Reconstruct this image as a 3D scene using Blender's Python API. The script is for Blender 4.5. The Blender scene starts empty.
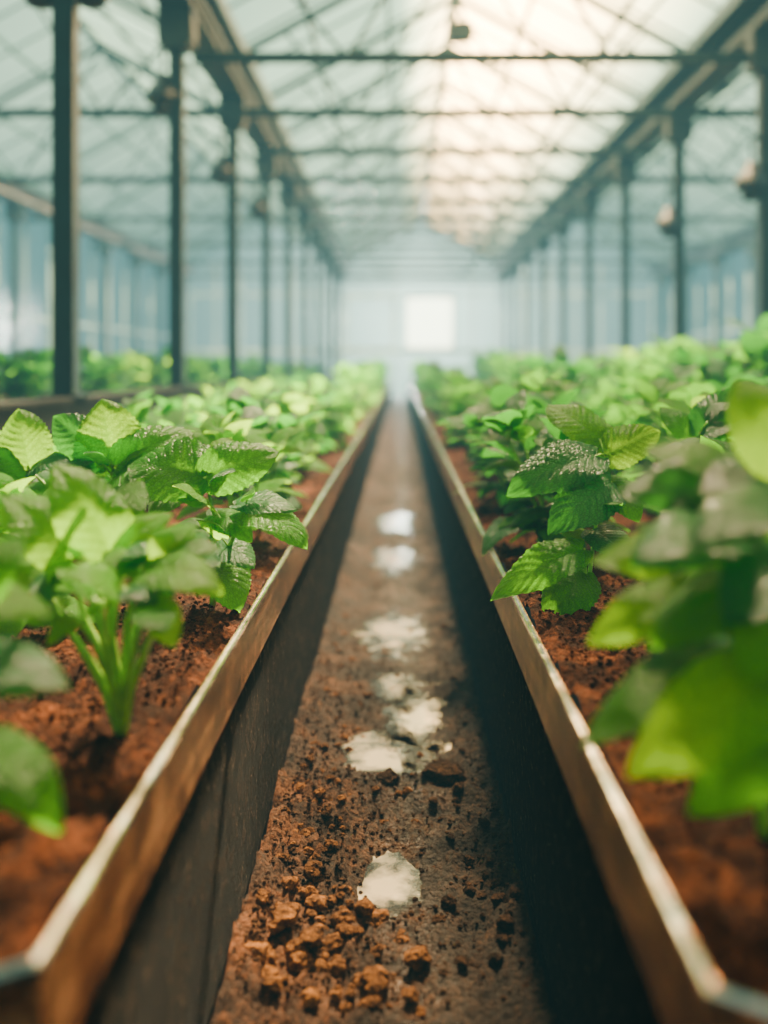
import bpy, math, random
from mathutils import Vector, noise
PI = math.pi
F = 1000.0; CX = 400.0; CY = 368.0; H = 0.85
COL = bpy.context.scene.collection
def P(px, py, Y):
    return Vector(((px-CX)/F*Y, Y, H-(py-CY)/F*Y))

# ------------------------------------------------------------ materials
def mat(name):
    m = bpy.data.materials.new(name); m.use_nodes = True
    nt = m.node_tree; nt.nodes.clear()
    out = nt.nodes.new('ShaderNodeOutputMaterial')
    return m, nt, out
def N(nt, typ, **kw):
    n = nt.nodes.new(typ)
    for k, v in kw.items():
        if k.startswith('_'): setattr(n, k[1:], v)
        else: n.inputs[k.replace('__', ' ')].default_value = v
    return n
def math_(nt, op, a, b=None, c=None, clamp=False):
    n = nt.nodes.new('ShaderNodeMath'); n.operation = op; n.use_clamp = clamp
    for i, v in enumerate((a, b, c)):
        if v is None: continue
        if isinstance(v, (int, float)): n.inputs[i].default_value = v
        else: nt.links.new(v, n.inputs[i])
    return n.outputs[0]
def ramp(nt, fac, stops):
    n = nt.nodes.new('ShaderNodeValToRGB')
    els = n.color_ramp.elements
    while len(els) < len(stops): els.new(0.5)
    for e, (p, c) in zip(els, stops):
        e.position = p; e.color = (*c, 1) if len(c) == 3 else c
    nt.links.new(fac, n.inputs[0]); return n.outputs[0]
def mixc(nt, fac, a, b, mode='MIX'):
    n = nt.nodes.new('ShaderNodeMix'); n.data_type = 'RGBA'; n.blend_type = mode
    for i, v in ((0, fac), (6, a), (7, b)):
        if isinstance(v, (int, float)): n.inputs[i].default_value = v
        elif isinstance(v, tuple): n.inputs[i].default_value = (*v, 1)
        else: nt.links.new(v, n.inputs[i])
    return n.outputs[2]

def simple(name, col, rough=0.5, metal=0.0, nscale=20, namp=0.25, bump=0.2, bdist=0.003, spec=0.5):
    m, nt, out = mat(name)
    g = N(nt, 'ShaderNodeNewGeometry')
    nz = N(nt, 'ShaderNodeTexNoise', Scale=nscale, Detail=5.0)
    nt.links.new(g.outputs['Position'], nz.inputs['Vector'])
    dark = tuple(c*(1-namp) for c in col); lite = tuple(min(1, c*(1+namp)) for c in col)
    c = ramp(nt, nz.outputs['Fac'], [(0.3, dark), (0.7, lite)])
    b = N(nt, 'ShaderNodeBsdfPrincipled', Roughness=rough, Metallic=metal)
    b.inputs['Specular IOR Level'].default_value = spec
    nt.links.new(c, b.inputs['Base Color'])
    bp = N(nt, 'ShaderNodeBump', Strength=bump, Distance=bdist)
    nt.links.new(nz.outputs['Fac'], bp.inputs['Height']); nt.links.new(bp.outputs[0], b.inputs['Normal'])
    nt.links.new(b.outputs[0], out.inputs['Surface'])
    return m

def leaf_material(name, base, lite, trans, vein, gloss=0.38, tfac=0.42, spec=.18):
    m, nt, out = mat(name)
    uv = N(nt, 'ShaderNodeUVMap'); sp = N(nt, 'ShaderNodeSeparateXYZ')
    nt.links.new(uv.outputs[0], sp.inputs[0])
    s = math_(nt, 'ABSOLUTE', math_(nt, 'MULTIPLY_ADD', sp.outputs[1], 2.0, -1.0))
    p = math_(nt, 'MULTIPLY', math_(nt, 'SUBTRACT', sp.outputs[0], math_(nt, 'MULTIPLY', s, 0.30)), 9.0)
    pp = math_(nt, 'PINGPONG', p, 0.5)
    side = math_(nt, 'SMOOTH_MIN', math_(nt, 'MULTIPLY', pp, 7.0), 1.0, 0.3)
    mid = math_(nt, 'MINIMUM', math_(nt, 'MULTIPLY', s, 14.0), 1.0)
    keep = math_(nt, 'MULTIPLY', side, mid, clamp=True)           # 0 on a vein, 1 between
    vo = N(nt, 'ShaderNodeTexVoronoi', Scale=24.0, _feature='DISTANCE_TO_EDGE')
    nt.links.new(uv.outputs[0], vo.inputs['Vector'])
    fine = math_(nt, 'MINIMUM', math_(nt, 'MULTIPLY', vo.outputs['Distance'], 5.0), 1.0)
    g = N(nt, 'ShaderNodeNewGeometry'); oi = N(nt, 'ShaderNodeObjectInfo')
    r = math_(nt, 'FRACT', math_(nt, 'ADD', g.outputs['Random Per Island'], oi.outputs['Random']))
    body = mixc(nt, r, base, lite)
    c = mixc(nt, math_(nt, 'MULTIPLY_ADD', keep, 0.6, 0.4), vein, body)
    dk = mixc(nt, 0.55, body, (0.005, 0.04, 0.008))
    c = mixc(nt, math_(nt, 'MULTIPLY_ADD', fine, 0.75, 0.25, clamp=True), dk, c)
    b = N(nt, 'ShaderNodeBsdfPrincipled', Roughness=gloss)
    b.inputs['Specular IOR Level'].default_value = spec
    nt.links.new(c, b.inputs['Base Color'])
    h = math_(nt, 'ADD', math_(nt, 'MULTIPLY', keep, 1.0), math_(nt, 'MULTIPLY', fine, 0.9))
    bp = N(nt, 'ShaderNodeBump', Strength=0.8, Distance=0.002)
    nt.links.new(h, bp.inputs['Height']); nt.links.new(bp.outputs[0], b.inputs['Normal'])
    t = N(nt, 'ShaderNodeBsdfTranslucent')
    tc = mixc(nt, r, trans, tuple(min(1, x*1.35) for x in trans))
    tc = mixc(nt, math_(nt, 'MULTIPLY_ADD', fine, 0.6, 0.4), tuple(x*0.45 for x in trans), tc)
    tc = mixc(nt, keep, tuple(min(1, x*0.75) for x in trans), tc)
    nt.links.new(tc, t.inputs['Color'])
    mx = N(nt, 'ShaderNodeMixShader'); mx.inputs[0].default_value = tfac
    nt.links.new(b.outputs[0], mx.inputs[1]); nt.links.new(t.outputs[0], mx.inputs[2])
    nt.links.new(mx.outputs[0], out.inputs['Surface'])
    return m

def soil_material(name, dark, mid, lite, wet=False):
    m, nt, out = mat(name)
    g = N(nt, 'ShaderNodeNewGeometry')
    n1 = N(nt, 'ShaderNodeTexNoise', Scale=7.0, Detail=6.0, Roughness=0.65)
    n2 = N(nt, 'ShaderNodeTexNoise', Scale=90.0, Detail=6.0, Roughness=0.7)
    vo = N(nt, 'ShaderNodeTexVoronoi', Scale=110.0)
    for n in (n1, n2, vo): nt.links.new(g.outputs['Position'], n.inputs['Vector'])
    f = math_(nt, 'ADD', math_(nt, 'MULTIPLY', n1.outputs['Fac'], 0.55), math_(nt, 'MULTIPLY', n2.outputs['Fac'], 0.45))
    c = ramp(nt, f, [(0.38, dark), (0.5, mid), (0.64, lite)])
    b = N(nt, 'ShaderNodeBsdfPrincipled', Roughness=0.9)
    b.inputs['Specular IOR Level'].default_value = 0.06
    nt.links.new(c, b.inputs['Base Color'])
    if wet:
        sp = N(nt, 'ShaderNodeSeparateXYZ'); nt.links.new(g.outputs['Position'], sp.inputs[0])
        n3 = N(nt, 'ShaderNodeTexNoise', Scale=7.0, Detail=4.0); nt.links.new(g.outputs['Position'], n3.inputs['Vector'])
        x = math_(nt, 'MULTIPLY', math_(nt, 'ABSOLUTE', math_(nt, 'SUBTRACT', sp.outputs[0], 0.02)), -3.2)
        w = math_(nt, 'ADD', x, n3.outputs['Fac'])
        r = ramp(nt, w, [(0.2, (0.85,)*3), (0.55, (0.38,)*3)])
        nt.links.new(r, b.inputs['Roughness']); b.inputs['Specular IOR Level'].default_value = 0.17
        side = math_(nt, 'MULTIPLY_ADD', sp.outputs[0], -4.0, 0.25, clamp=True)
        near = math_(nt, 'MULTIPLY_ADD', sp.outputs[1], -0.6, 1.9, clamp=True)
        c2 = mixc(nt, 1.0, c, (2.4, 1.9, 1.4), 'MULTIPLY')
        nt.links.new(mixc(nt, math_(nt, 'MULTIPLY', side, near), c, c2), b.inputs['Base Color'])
    bp = N(nt, 'ShaderNodeBump', Strength=1.0, Distance=0.012)
    h = math_(nt, 'SUBTRACT', n2.outputs['Fac'], math_(nt, 'MULTIPLY', vo.outputs['Distance'], 0.5))
    nt.links.new(h, bp.inputs['Height']); nt.links.new(bp.outputs[0], b.inputs['Normal'])
    nt.links.new(b.outputs[0], out.inputs['Surface'])
    return m

def glass_material(name, col, tmix, strip=None):
    """strip: milky glazing with warm sky glow put into its colour, fading out on both sides of the ridge (world x)"""
    m, nt, out = mat(name)
    g = N(nt, 'ShaderNodeNewGeometry')
    nz = N(nt, 'ShaderNodeTexNoise', Scale=0.5, Detail=2.0); nt.links.new(g.outputs['Position'], nz.inputs['Vector'])
    c = ramp(nt, nz.outputs['Fac'], [(0.3, tuple(x*0.8 for x in col)), (0.7, col)])
    tr = N(nt, 'ShaderNodeBsdfTranslucent')
    tp = N(nt, 'ShaderNodeBsdfTransparent')
    gl = N(nt, 'ShaderNodeBsdfGlossy', Roughness=0.15); gl.inputs['Color'].default_value = (1, 1, 1, 1)
    m1 = N(nt, 'ShaderNodeMixShader'); m1.inputs[0].default_value = tmix
    if strip:
        sp = N(nt, 'ShaderNodeSeparateXYZ'); nt.links.new(g.outputs['Position'], sp.inputs[0])
        n4 = N(nt, 'ShaderNodeTexNoise', Scale=1.1, Detail=2.0); nt.links.new(g.outputs['Position'], n4.inputs['Vector'])
        x0, x1, x2, x3, wcol, wt = strip
        a = math_(nt, 'MULTIPLY_ADD', sp.outputs[0], 1/(x1-x0), -x0/(x1-x0), clamp=True)
        b_ = math_(nt, 'MULTIPLY_ADD', sp.outputs[0], -1/(x3-x2), x3/(x3-x2), clamp=True)
        k = math_(nt, 'MULTIPLY', math_(nt, 'MULTIPLY', a, b_), math_(nt, 'MULTIPLY_ADD', n4.outputs['Fac'], 0.8, 0.6), clamp=True)
        c = mixc(nt, k, c, wcol)
        nt.links.new(math_(nt, 'MULTIPLY_ADD', k, wt-tmix, tmix), m1.inputs[0])
    nt.links.new(c, tr.inputs['Color'])
    nt.links.new(tr.outputs[0], m1.inputs[1]); nt.links.new(tp.outputs[0], m1.inputs[2])
    m2 = N(nt, 'ShaderNodeMixShader'); m2.inputs[0].default_value = 0.03
    nt.links.new(m1.outputs[0], m2.inputs[1]); nt.links.new(gl.outputs[0], m2.inputs[2])
    nt.links.new(m2.outputs[0], out.inputs['Surface'])
    return m

M = {}
M['leaf'] = leaf_material('leaf_green', (0.018, 0.13, 0.005), (0.045, 0.24, 0.007), (0.19, 0.68, 0.008), (0.10, 0.33, 0.03), tfac=.52, spec=.15)
M['leaf_cool'] = leaf_material('leaf_sky_sheen', (0.006, 0.11, 0.030), (0.016, 0.17, 0.040), (0.09, 0.50, 0.03), (0.06, 0.25, 0.07), 0.34, 0.44, .25)  # blue-green sky reflection put into the leaf colour
M['leaf_bright'] = leaf_material('leaf_bright_green', (0.035, 0.20, 0.004), (0.09, 0.33, 0.005), (0.37, 0.90, 0.005), (0.17, 0.42, 0.03), 0.42, 0.58, .13)
M['stem'] = simple('stem_green', (0.24, 0.48, 0.02), 0.45, nscale=60, bump=0.1)
M['soil'] = soil_material('bed_soil', (0.004, 0.0014, 0.0006), (0.030, 0.0088, 0.0030), (0.16, 0.047, 0.013))
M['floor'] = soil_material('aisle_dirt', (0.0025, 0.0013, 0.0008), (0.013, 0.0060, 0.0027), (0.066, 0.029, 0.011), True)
M['clod'] = soil_material('clod_dirt', (0.015, 0.0065, 0.002), (0.085, 0.034, 0.009), (0.30, 0.12, 0.028))
M['clod_dark'] = soil_material('clod_dark_dirt', (0.008, 0.004, 0.0015), (0.028, 0.0125, 0.005), (0.09, 0.04, 0.015))
M['steel'] = simple('painted_steel', (0.003, 0.016, 0.019), 0.55, 0.0, nscale=8, namp=0.35, spec=.2)
M['beam'] = simple('beam_steel', (0.010, 0.022, 0.020), 0.55, 0.0, nscale=4, namp=0.4, spec=.25)
M['rust'] = simple('rusty_steel', (0.12, 0.10, 0.075), 0.6, 0.0, nscale=4)
M['frame'] = simple('roof_bar', (0.012, 0.040, 0.044), 0.5, 0.0, nscale=6, namp=0.2, spec=.25)
M['pale'] = simple('pale_wall_bar', (0.22, 0.36, 0.35), 0.6, 0.0, nscale=6, namp=0.2)
M['black'] = simple('dark_fitting', (0.004, 0.006, 0.006), 0.35, nscale=30)
M['lip'] = simple('rim_metal', (0.92, 0.80, 0.62), 0.14, 1.0, nscale=14, namp=0.6, bump=0.9, bdist=0.005)
M['concrete'] = simple('dark_curb', (0.007, 0.009, 0.008), 0.8, nscale=9, namp=0.3, spec=.1)
M['glass'] = glass_material('roof_glass', (0.50, 0.92, 0.95), 0.92)
M['midglass'] = glass_material('middle_roof_glass', (0.50, 0.92, 0.95), 0.92, (0.0, 0.8, 1.7, 2.9, (1.0, 0.84, 0.54), 0.28))  # warm strip by the ridge is sky glow put into the colour
M['wallglass'] = glass_material('wall_glass', (0.70, 0.95, 0.92), 0.90)
M['endglass'] = glass_material('end_wall_glass', (0.8, 0.97, 0.90), 0.80)
M['winglass'] = glass_material('window_glass', (1.0, 0.93, 0.74), 0.45)

# black trough panel : pitted matt coating
m, nt, out = mat('black_panel')
g = N(nt, 'ShaderNodeNewGeometry')
n1 = N(nt, 'ShaderNodeTexNoise', Scale=34.0, Detail=8.0, Roughness=0.8); nt.links.new(g.outputs['Position'], n1.inputs['Vector'])
n2 = N(nt, 'ShaderNodeTexNoise', Scale=6.0, Detail=4.0); nt.links.new(g.outputs['Position'], n2.inputs['Vector'])
vs = N(nt, 'ShaderNodeTexVoronoi', Scale=70.0); nt.links.new(g.outputs['Position'], vs.inputs['Vector'])
c = ramp(nt, n2.outputs['Fac'], [(0.35, (0.001, 0.001, 0.0012)), (0.75, (0.004, 0.0034, 0.003))])
c2 = ramp(nt, n1.outputs['Fac'], [(0.52, (0, 0, 0)), (0.58, (1, 1, 1))])
c3 = ramp(nt, vs.outputs['Distance'], [(0.10, (1, 1, 1)), (0.22, (0, 0, 0))])
c = mixc(nt, c2, c, (0.040, 0.026, 0.014))
c = mixc(nt, mixc(nt, 1.0, c2, c3, 'MULTIPLY'), c, (0.30, 0.21, 0.12))
b = N(nt, 'ShaderNodeBsdfDiffuse'); nt.links.new(c, b.inputs['Color'])
gl = N(nt, 'ShaderNodeBsdfGlossy', Roughness=0.28); mx = N(nt, 'ShaderNodeMixShader'); mx.inputs[0].default_value = 0.014
bp = N(nt, 'ShaderNodeBump', Strength=1.0, Distance=0.04)
nt.links.new(n1.outputs['Fac'], bp.inputs['Height']); nt.links.new(bp.outputs[0], b.inputs['Normal']); nt.links.new(bp.outputs[0], gl.inputs['Normal'])
nt.links.new(b.outputs[0], mx.inputs[1]); nt.links.new(gl.outputs[0], mx.inputs[2])
nt.links.new(mx.outputs[0], out.inputs['Surface']); M['panel'] = m
# weathered copper-brown rim board
m, nt, out = mat('rim_board')
g = N(nt, 'ShaderNodeNewGeometry'); mp = N(nt, 'ShaderNodeMapping'); mp.inputs['Scale'].default_value = (30, 1.2, 30)
nt.links.new(g.outputs['Position'], mp.inputs['Vector'])
n1 = N(nt, 'ShaderNodeTexNoise', Scale=2.0, Detail=7.0, Roughness=0.65); nt.links.new(mp.outputs[0], n1.inputs['Vector'])
n2 = N(nt, 'ShaderNodeTexNoise', Scale=14.0, Detail=6.0, Roughness=0.7); nt.links.new(g.outputs['Position'], n2.inputs['Vector'])
f = math_(nt, 'ADD', math_(nt, 'MULTIPLY', n1.outputs['Fac'], 0.40), math_(nt, 'MULTIPLY', n2.outputs['Fac'], 0.60))
c = ramp(nt, f, [(0.40, (0.03, 0.009, 0.004)), (0.5, (0.22, 0.075, 0.027)), (0.60, (0.80, 0.38, 0.17))])
b = N(nt, 'ShaderNodeBsdfPrincipled', Roughness=0.22, Metallic=0.7); nt.links.new(c, b.inputs['Base Color'])
bp = N(nt, 'ShaderNodeBump', Strength=1.0, Distance=0.009)
nt.links.new(f, bp.inputs['Height']); nt.links.new(bp.outputs[0], b.inputs['Normal'])
nt.links.new(b.outputs[0], out.inputs['Surface']); M['rim'] = m
# muddy water, bright reflection put into its pale metallic middle, thinning out to bare mud at its edge (UV.x = 0 in the middle, 1 at the edge)
m, nt, out = mat('puddle_water')
g = N(nt, 'ShaderNodeNewGeometry'); uv = N(nt, 'ShaderNodeUVMap'); sp = N(nt, 'ShaderNodeSeparateXYZ'); nt.links.new(uv.outputs[0], sp.inputs[0])
n1 = N(nt, 'ShaderNodeTexNoise', Scale=11.0, Detail=4.0, Roughness=0.55); nt.links.new(g.outputs['Position'], n1.inputs['Vector'])
n5 = N(nt, 'ShaderNodeTexNoise', Scale=26.0, Detail=2.0); nt.links.new(g.outputs['Position'], n5.inputs['Vector'])
b = N(nt, 'ShaderNodeBsdfPrincipled', Roughness=0.13, IOR=1.6, Metallic=0.36)
b.inputs['Base Color'].default_value = (0.52, 0.40, 0.28, 1)
bp = N(nt, 'ShaderNodeBump', Strength=0.3, Distance=0.003)
nt.links.new(n5.outputs['Fac'], bp.inputs['Height']); nt.links.new(bp.outputs[0], b.inputs['Normal'])
b2 = N(nt, 'ShaderNodeBsdfPrincipled', Roughness=0.15, IOR=1.5); b2.inputs['Base Color'].default_value = (0.014, 0.008, 0.004, 1)
nt.links.new(bp.outputs[0], b2.inputs['Normal'])
k = math_(nt, 'ADD', sp.outputs[0], math_(nt, 'MULTIPLY_ADD', n1.outputs['Fac'], 2.6, -1.3))
al = ramp(nt, k, [(0.45, (1, 1, 1)), (0.95, (0, 0, 0))])
inner = ramp(nt, k, [(0.05, (1, 1, 1)), (0.65, (0.0, 0.0, 0.0))])
mi = N(nt, 'ShaderNodeMixShader'); nt.links.new(inner, mi.inputs[0]); nt.links.new(b2.outputs[0], mi.inputs[1]); nt.links.new(b.outputs[0], mi.inputs[2])
tp = N(nt, 'ShaderNodeBsdfTransparent'); mx = N(nt, 'ShaderNodeMixShader')
nt.links.new(al, mx.inputs[0]); nt.links.new(tp.outputs[0], mx.inputs[1]); nt.links.new(mi.outputs[0], mx.inputs[2])
nt.links.new(mx.outputs[0], out.inputs['Surface']); M['water'] = m

# ------------------------------------------------------------ mesh building
class MB:
    def __init__(s): s.v = []; s.f = []; s.uv = []; s.smooth = False
    def face(s, idx, uv=None):
        s.f.append(idx); s.uv.extend(uv if uv else [(0, 0)]*len(idx))
    def box(s, a, b):
        x0, y0, z0 = a; x1, y1, z1 = b; o = len(s.v)
        s.v += [(x0,y0,z0),(x1,y0,z0),(x1,y1,z0),(x0,y1,z0),(x0,y0,z1),(x1,y0,z1),(x1,y1,z1),(x0,y1,z1)]
        for q in ((0,3,2,1),(4,5,6,7),(0,1,5,4),(1,2,6,5),(2,3,7,6),(3,0,4,7)): s.face([o+i for i in q])
    def bar(s, a, b, w, h):
        a = Vector(a); b = Vector(b); d = (b-a).normalized()
        up = Vector((0, 0, 1)) if abs(d.z) < 0.95 else Vector((0, 1, 0))
        sd = d.cross(up).normalized(); u = sd.cross(d)
        o = len(s.v)
        for p in (a, b):
            for i, j in ((-1,-1),(1,-1),(1,1),(-1,1)):
                s.v.append(tuple(p+sd*i*w/2+u*j*h/2))
        for q in ((0,1,2,3),(7,6,5,4),(0,4,5,1),(1,5,6,2),(2,6,7,3),(3,7,4,0)): s.face([o+i for i in q])
    def tube(s, pts, radii, n=6):
        pts = [Vector(p) for p in pts]; o = len(s.v); k = len(pts)
        for i, p in enumerate(pts):
            d = (pts[min(i+1, k-1)]-pts[max(i-1, 0)]).normalized()
            a = Vector((1, 0, 0)) if abs(d.x) < 0.9 else Vector((0, 1, 0))
            u = d.cross(a).normalized(); w = d.cross(u)
            for j in range(n):
                t = 2*PI*j/n
                s.v.append(tuple(p+(u*math.cos(t)+w*math.sin(t))*radii[i]))
        for i in range(k-1):
            for j in range(n):
                j2 = (j+1) % n
                s.face([o+i*n+j, o+i*n+j2, o+(i+1)*n+j2, o+(i+1)*n+j])
        s.face([o+j for j in range(n)][::-1]); s.face([o+(k-1)*n+j for j in range(n)])
    def lathe(s, c, prof, n=20):
        o = len(s.v); c = Vector(c)
        for r, z in prof:
            for j in range(n):
                t = 2*PI*j/n; s.v.append((c.x+r*math.cos(t), c.y+r*math.sin(t), c.z+z))
        for i in range(len(prof)-1):
            for j in range(n):
                j2 = (j+1) % n
                s.face([o+i*n+j, o+i*n+j2, o+(i+1)*n+j2, o+(i+1)*n+j])
        s.face([o+j for j in range(n)][::-1]); s.face([o+(len(prof)-1)*n+j for j in range(n)])
    def leaf(s, B, T, up=(0, -0.4, 1), W=0.62, arch=0.1, fold=0.12, nx=68, ny=16, ns=15, nv=9, amp=0.022, curl=0.34, tooth_=0.12, droop=.14):
        B = Vector(B); T = Vector(T); d = T-B; L = d.length; d.normalize(); up = Vector(up)
        n = (up-d*up.dot(d))
        if n.length < 1e-3: n = d.orthogonal()
        n.normalize(); sd = n.cross(d); o = len(s.v)
        ph = random.random()*6; wob = random.uniform(.012, .035); W = W*1.08
        for i in range(nx+1):
            t = i/nx
            sh = (max(t, 0)**0.50)*((1-t)**0.78)/0.4225
            for j in range(ny+1):
                q = j/ny*2-1; a = abs(q)
                w = W*L*0.5*sh
                if ns and 0.03 < t < 0.99:
                    th = (t*ns) % 1.0
                    w *= 1+tooth_*((th if th < 0.7 else (1-th)*2.33)-.2)*(a**3)
                tt = t - (0.10*a*a*(1-t) if t < 0.25 else 0.075*a*a*(1-t)) * (1 if t > 0 else 0)
                pk = abs(math.sin(PI*nv*(t-0.30*a)))**0.7-0.4
                z = arch*L*4*t*(1-t) + fold*a*w*1.2 - curl*a*a*w + amp*L*pk*min(1, a*3)*min(1, sh) + 0.02*L*math.sin(ph+5*t+q*2)*a
                z += wob*L*math.sin(ph*2+t*11+(q > 0)*1.7)*a*a*sh - droop*L*t*t*t
                s.v.append(tuple(B+d*(tt*L)+sd*(q*w*(1-.10*curl*a))+n*z))
        for i in range(nx):
            for j in range(ny):
                a = o+i*(ny+1)+j
                u0, u1 = i/nx, (i+1)/nx; v0, v1 = j/ny, (j+1)/ny
                s.face([a, a+ny+1, a+ny+2, a+1], [(u0, v0), (u1, v0), (u1, v1), (u0, v1)])
    def mesh(s, name, material, smooth=False):
        me = bpy.data.meshes.new(name); me.from_pydata(s.v, [], s.f)
        uvl = me.uv_layers.new(name='UVMap'); 
        flat = [c for p in s.uv for c in p]
        uvl.data.foreach_set('uv', flat)
        if smooth: me.polygons.foreach_set('use_smooth', [True]*len(me.polygons))
        me.materials.append(material); me.update(); return me
    def build(s, name, material, parent=None, smooth=False, **kw):
        o = bpy.data.objects.new(name, s.mesh(name, material, smooth)); COL.objects.link(o)
        if parent: o.parent = parent
        tag(o, **kw); return o
def tag(o, label=None, cat=None, group=None, kind=None):
    if label: o['label'] = label
    if cat: o['category'] = cat
    if group: o['group'] = group
    if kind: o['kind'] = kind
def empty(name, loc=(0, 0, 0), rz=0, **kw):
    o = bpy.data.objects.new(name, None); COL.objects.link(o); o.location = loc; o.rotation_euler = (0, 0, rz)
    o.empty_display_size = 0.1; tag(o, **kw); return o
def copy_tree(o, parent=None):
    c = o.copy(); COL.objects.link(c); c.parent = parent
    for ch in list(o.children): copy_tree(ch, c)
    return c

# ------------------------------------------------------------ raised beds
def sweep(mb, path, u0, u1, z0, z1):
    n = len(path); area = sum(path[i][0]*path[(i+1) % n][1]-path[(i+1) % n][0]*path[i][1] for i in range(n))
    sg = 1 if area > 0 else -1
    def off(i, u):
        p0 = Vector(path[i-1]); p = Vector(path[i]); p1 = Vector(path[(i+1) % n])
        d0 = (p-p0).normalized(); d1 = (p1-p).normalized()
        n0 = Vector((-d0.y, d0.x))*sg; n1 = Vector((-d1.y, d1.x))*sg
        b = (n0+n1).normalized(); return p+b*(u/max(0.2, b.dot(n0)))
    o = len(mb.v)
    for i in range(n):
        a = off(i, u0); b = off(i, u1)
        mb.v += [(a.x, a.y, z0), (a.x, a.y, z1), (b.x, b.y, z1), (b.x, b.y, z0)]
    for i in range(n):
        j = (i+1) % n
        for k in range(4):
            k2 = (k+1) % 4
            q = [o+i*4+k, o+j*4+k, o+j*4+k2, o+i*4+k2]
            mb.face(q if sg < 0 else q[::-1])
def bed(path, label):
    root = empty('raised_bed', (path[0][0], path[0][1], 0), label=label, cat='planter')
    off = Vector((path[0][0], path[0][1]))
    pl = [(p[0]-off.x, p[1]-off.y) for p in path]
    a = MB(); sweep(a, pl, 0.006, 0.022, 0.0, 0.40); a.build('side_panel', M['panel'], root, label='black pitted side panel')
    a = MB(); sweep(a, pl, 0.0, 0.0058, 0.352, 0.440); sweep(a, pl, 0.0058, 0.012, 0.40, 0.440); rb = a.build('rim_board', M['rim'], root, label='brown weathered rim board')
    a = MB(); sweep(a, pl, -0.001, 0.0058, 0.440, 0.4455); sweep(a, pl, 0.0040, 0.0058, 0.4455, 0.4485)
    a.build('metal_lip', M['lip'], rb, label='shiny metal edge strip')
    return root
LX, RX = -0.244, 0.2
left_path = [(LX, 0.68), (LX, 29.6), (-1.56, 29.6), (-1.56, -0.28)]
right_path = [(RX, 0.648), (2.8, -1.15), (2.8, 29.6), (RX, 29.6)]
bed(left_path, 'long raised bed with brown metal-edged rim left of the dirt aisle')
bed(right_path, 'long raised bed with brown metal-edged rim right of the dirt aisle')

def fn(x, y, z, o=4): return noise.fractal(Vector((x, y, z)), 0.9, 2.0, o)
def soil_grid(xs, ys, zf, name, material, **kw):
    mb = MB(); nx = len(xs); 
    for y in ys:
        for x in xs:
            mb.v.append((x, y, zf(x, y)))
    for j in range(len(ys)-1):
        for i in range(nx-1):
            a = j*nx+i; mb.face([a, a+1, a+nx+1, a+nx])
    return mb.build(name, material, smooth=True, **kw)
def graded(a, b, d0, g):
    r = [a]; d = d0
    while r[-1]+d < b: r.append(r[-1]+d); d *= g
    r.append(b); return r
def soil_z(x, y):
    return 0.421+0.016*fn(x*9, y*9, 1)+0.016*fn(x*28, y*28, 5, 3)+0.013*abs(fn(x*64, y*64, 9, 2))
def front_edge(x, side):
    return 0.68+(x-LX)*0.729+0.03 if side < 0 else 0.648-(x-RX)*0.692+0.03
def bed_soil(x0, x1, side, label):
    xs = graded(0, abs(x1-x0), 0.008, 1.023); ts = graded(0, 29.57, 0.0075, 1.0095)
    mb = MB(); nx = len(xs)
    for t in ts:
        k = min(1, t/6.0)
        for d in xs:
            x = x0+side*d; y = (1-k)*front_edge(x, side)+k*(0.03+0.66)+t*(29.57-0.69)/29.57
            mb.v.append((x, y, soil_z(x, y)))
    for j in range(len(ts)-1):
        for i in range(nx-1):
            a = j*nx+i; q = [a, a+1, a+nx+1, a+nx]; mb.face(q if side > 0 else q[::-1])
    mb.build('bed_soil', M['soil'], smooth=True, label=label, cat='soil', kind='stuff')
bed_soil(LX-0.024, -1.535, -1, 'crumbly reddish brown soil filling the raised bed left of the aisle')
bed_soil(RX+0.024, 2.775, 1, 'crumbly reddish brown soil filling the raised bed right of the aisle')

# aisle floor with shallow hollows for puddles
pud = [(-0.012, 1.66, 0.050, 0.10), (-0.035, 2.22, 0.095, 0.13), (0.03, 2.42, 0.060, 0.21), (-0.01, 2.64, 0.060, 0.12),
       (-0.025, 3.22, 0.080, 0.24), (-0.02, 4.45, 0.075, 0.26), (-0.04, 5.5, 0.07, 0.3)]
def floor_z(x, y):
    z = 0.010*fn(x*6, y*6, 3)+0.014*fn(x*22, y*22, 7, 4)+0.009*abs(fn(x*60, y*60, 1, 2))
    left = (0.45+0.55*max(0, min(1, (-x+0.06)/0.2)))*max(0, min(1, (2.9-y)/0.8))
    z += left*(0.030*abs(fn(x*32, y*32, 2, 3))+0.008)
    z += 0.085*max(0, abs(x+0.02)/0.22-0.66)*(0.6+1.6*abs(fn(x*12, y*9, 2, 3)))
    f = 1
    for cx, cy, rx, ry in pud:
        d = math.hypot((x-cx)/rx, (y-cy)/ry)
        if d < 1.7: f = min(f, max(0.12, (d-.6)/1.1))
    return z*f-(1-f)*0.008
ys = [-1.2, -0.4, 0.3]+graded(0.8, 29.9, 0.007, 1.0085)
xs = [LX+0.007+(RX-LX-0.014)*i/72 for i in range(73)]
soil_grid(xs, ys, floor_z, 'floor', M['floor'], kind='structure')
mb = MB(); mb.box((-9, -4, -0.2), (10, 34, -0.06)); mb.build('floor_ground', M['concrete'], kind='structure')

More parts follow.
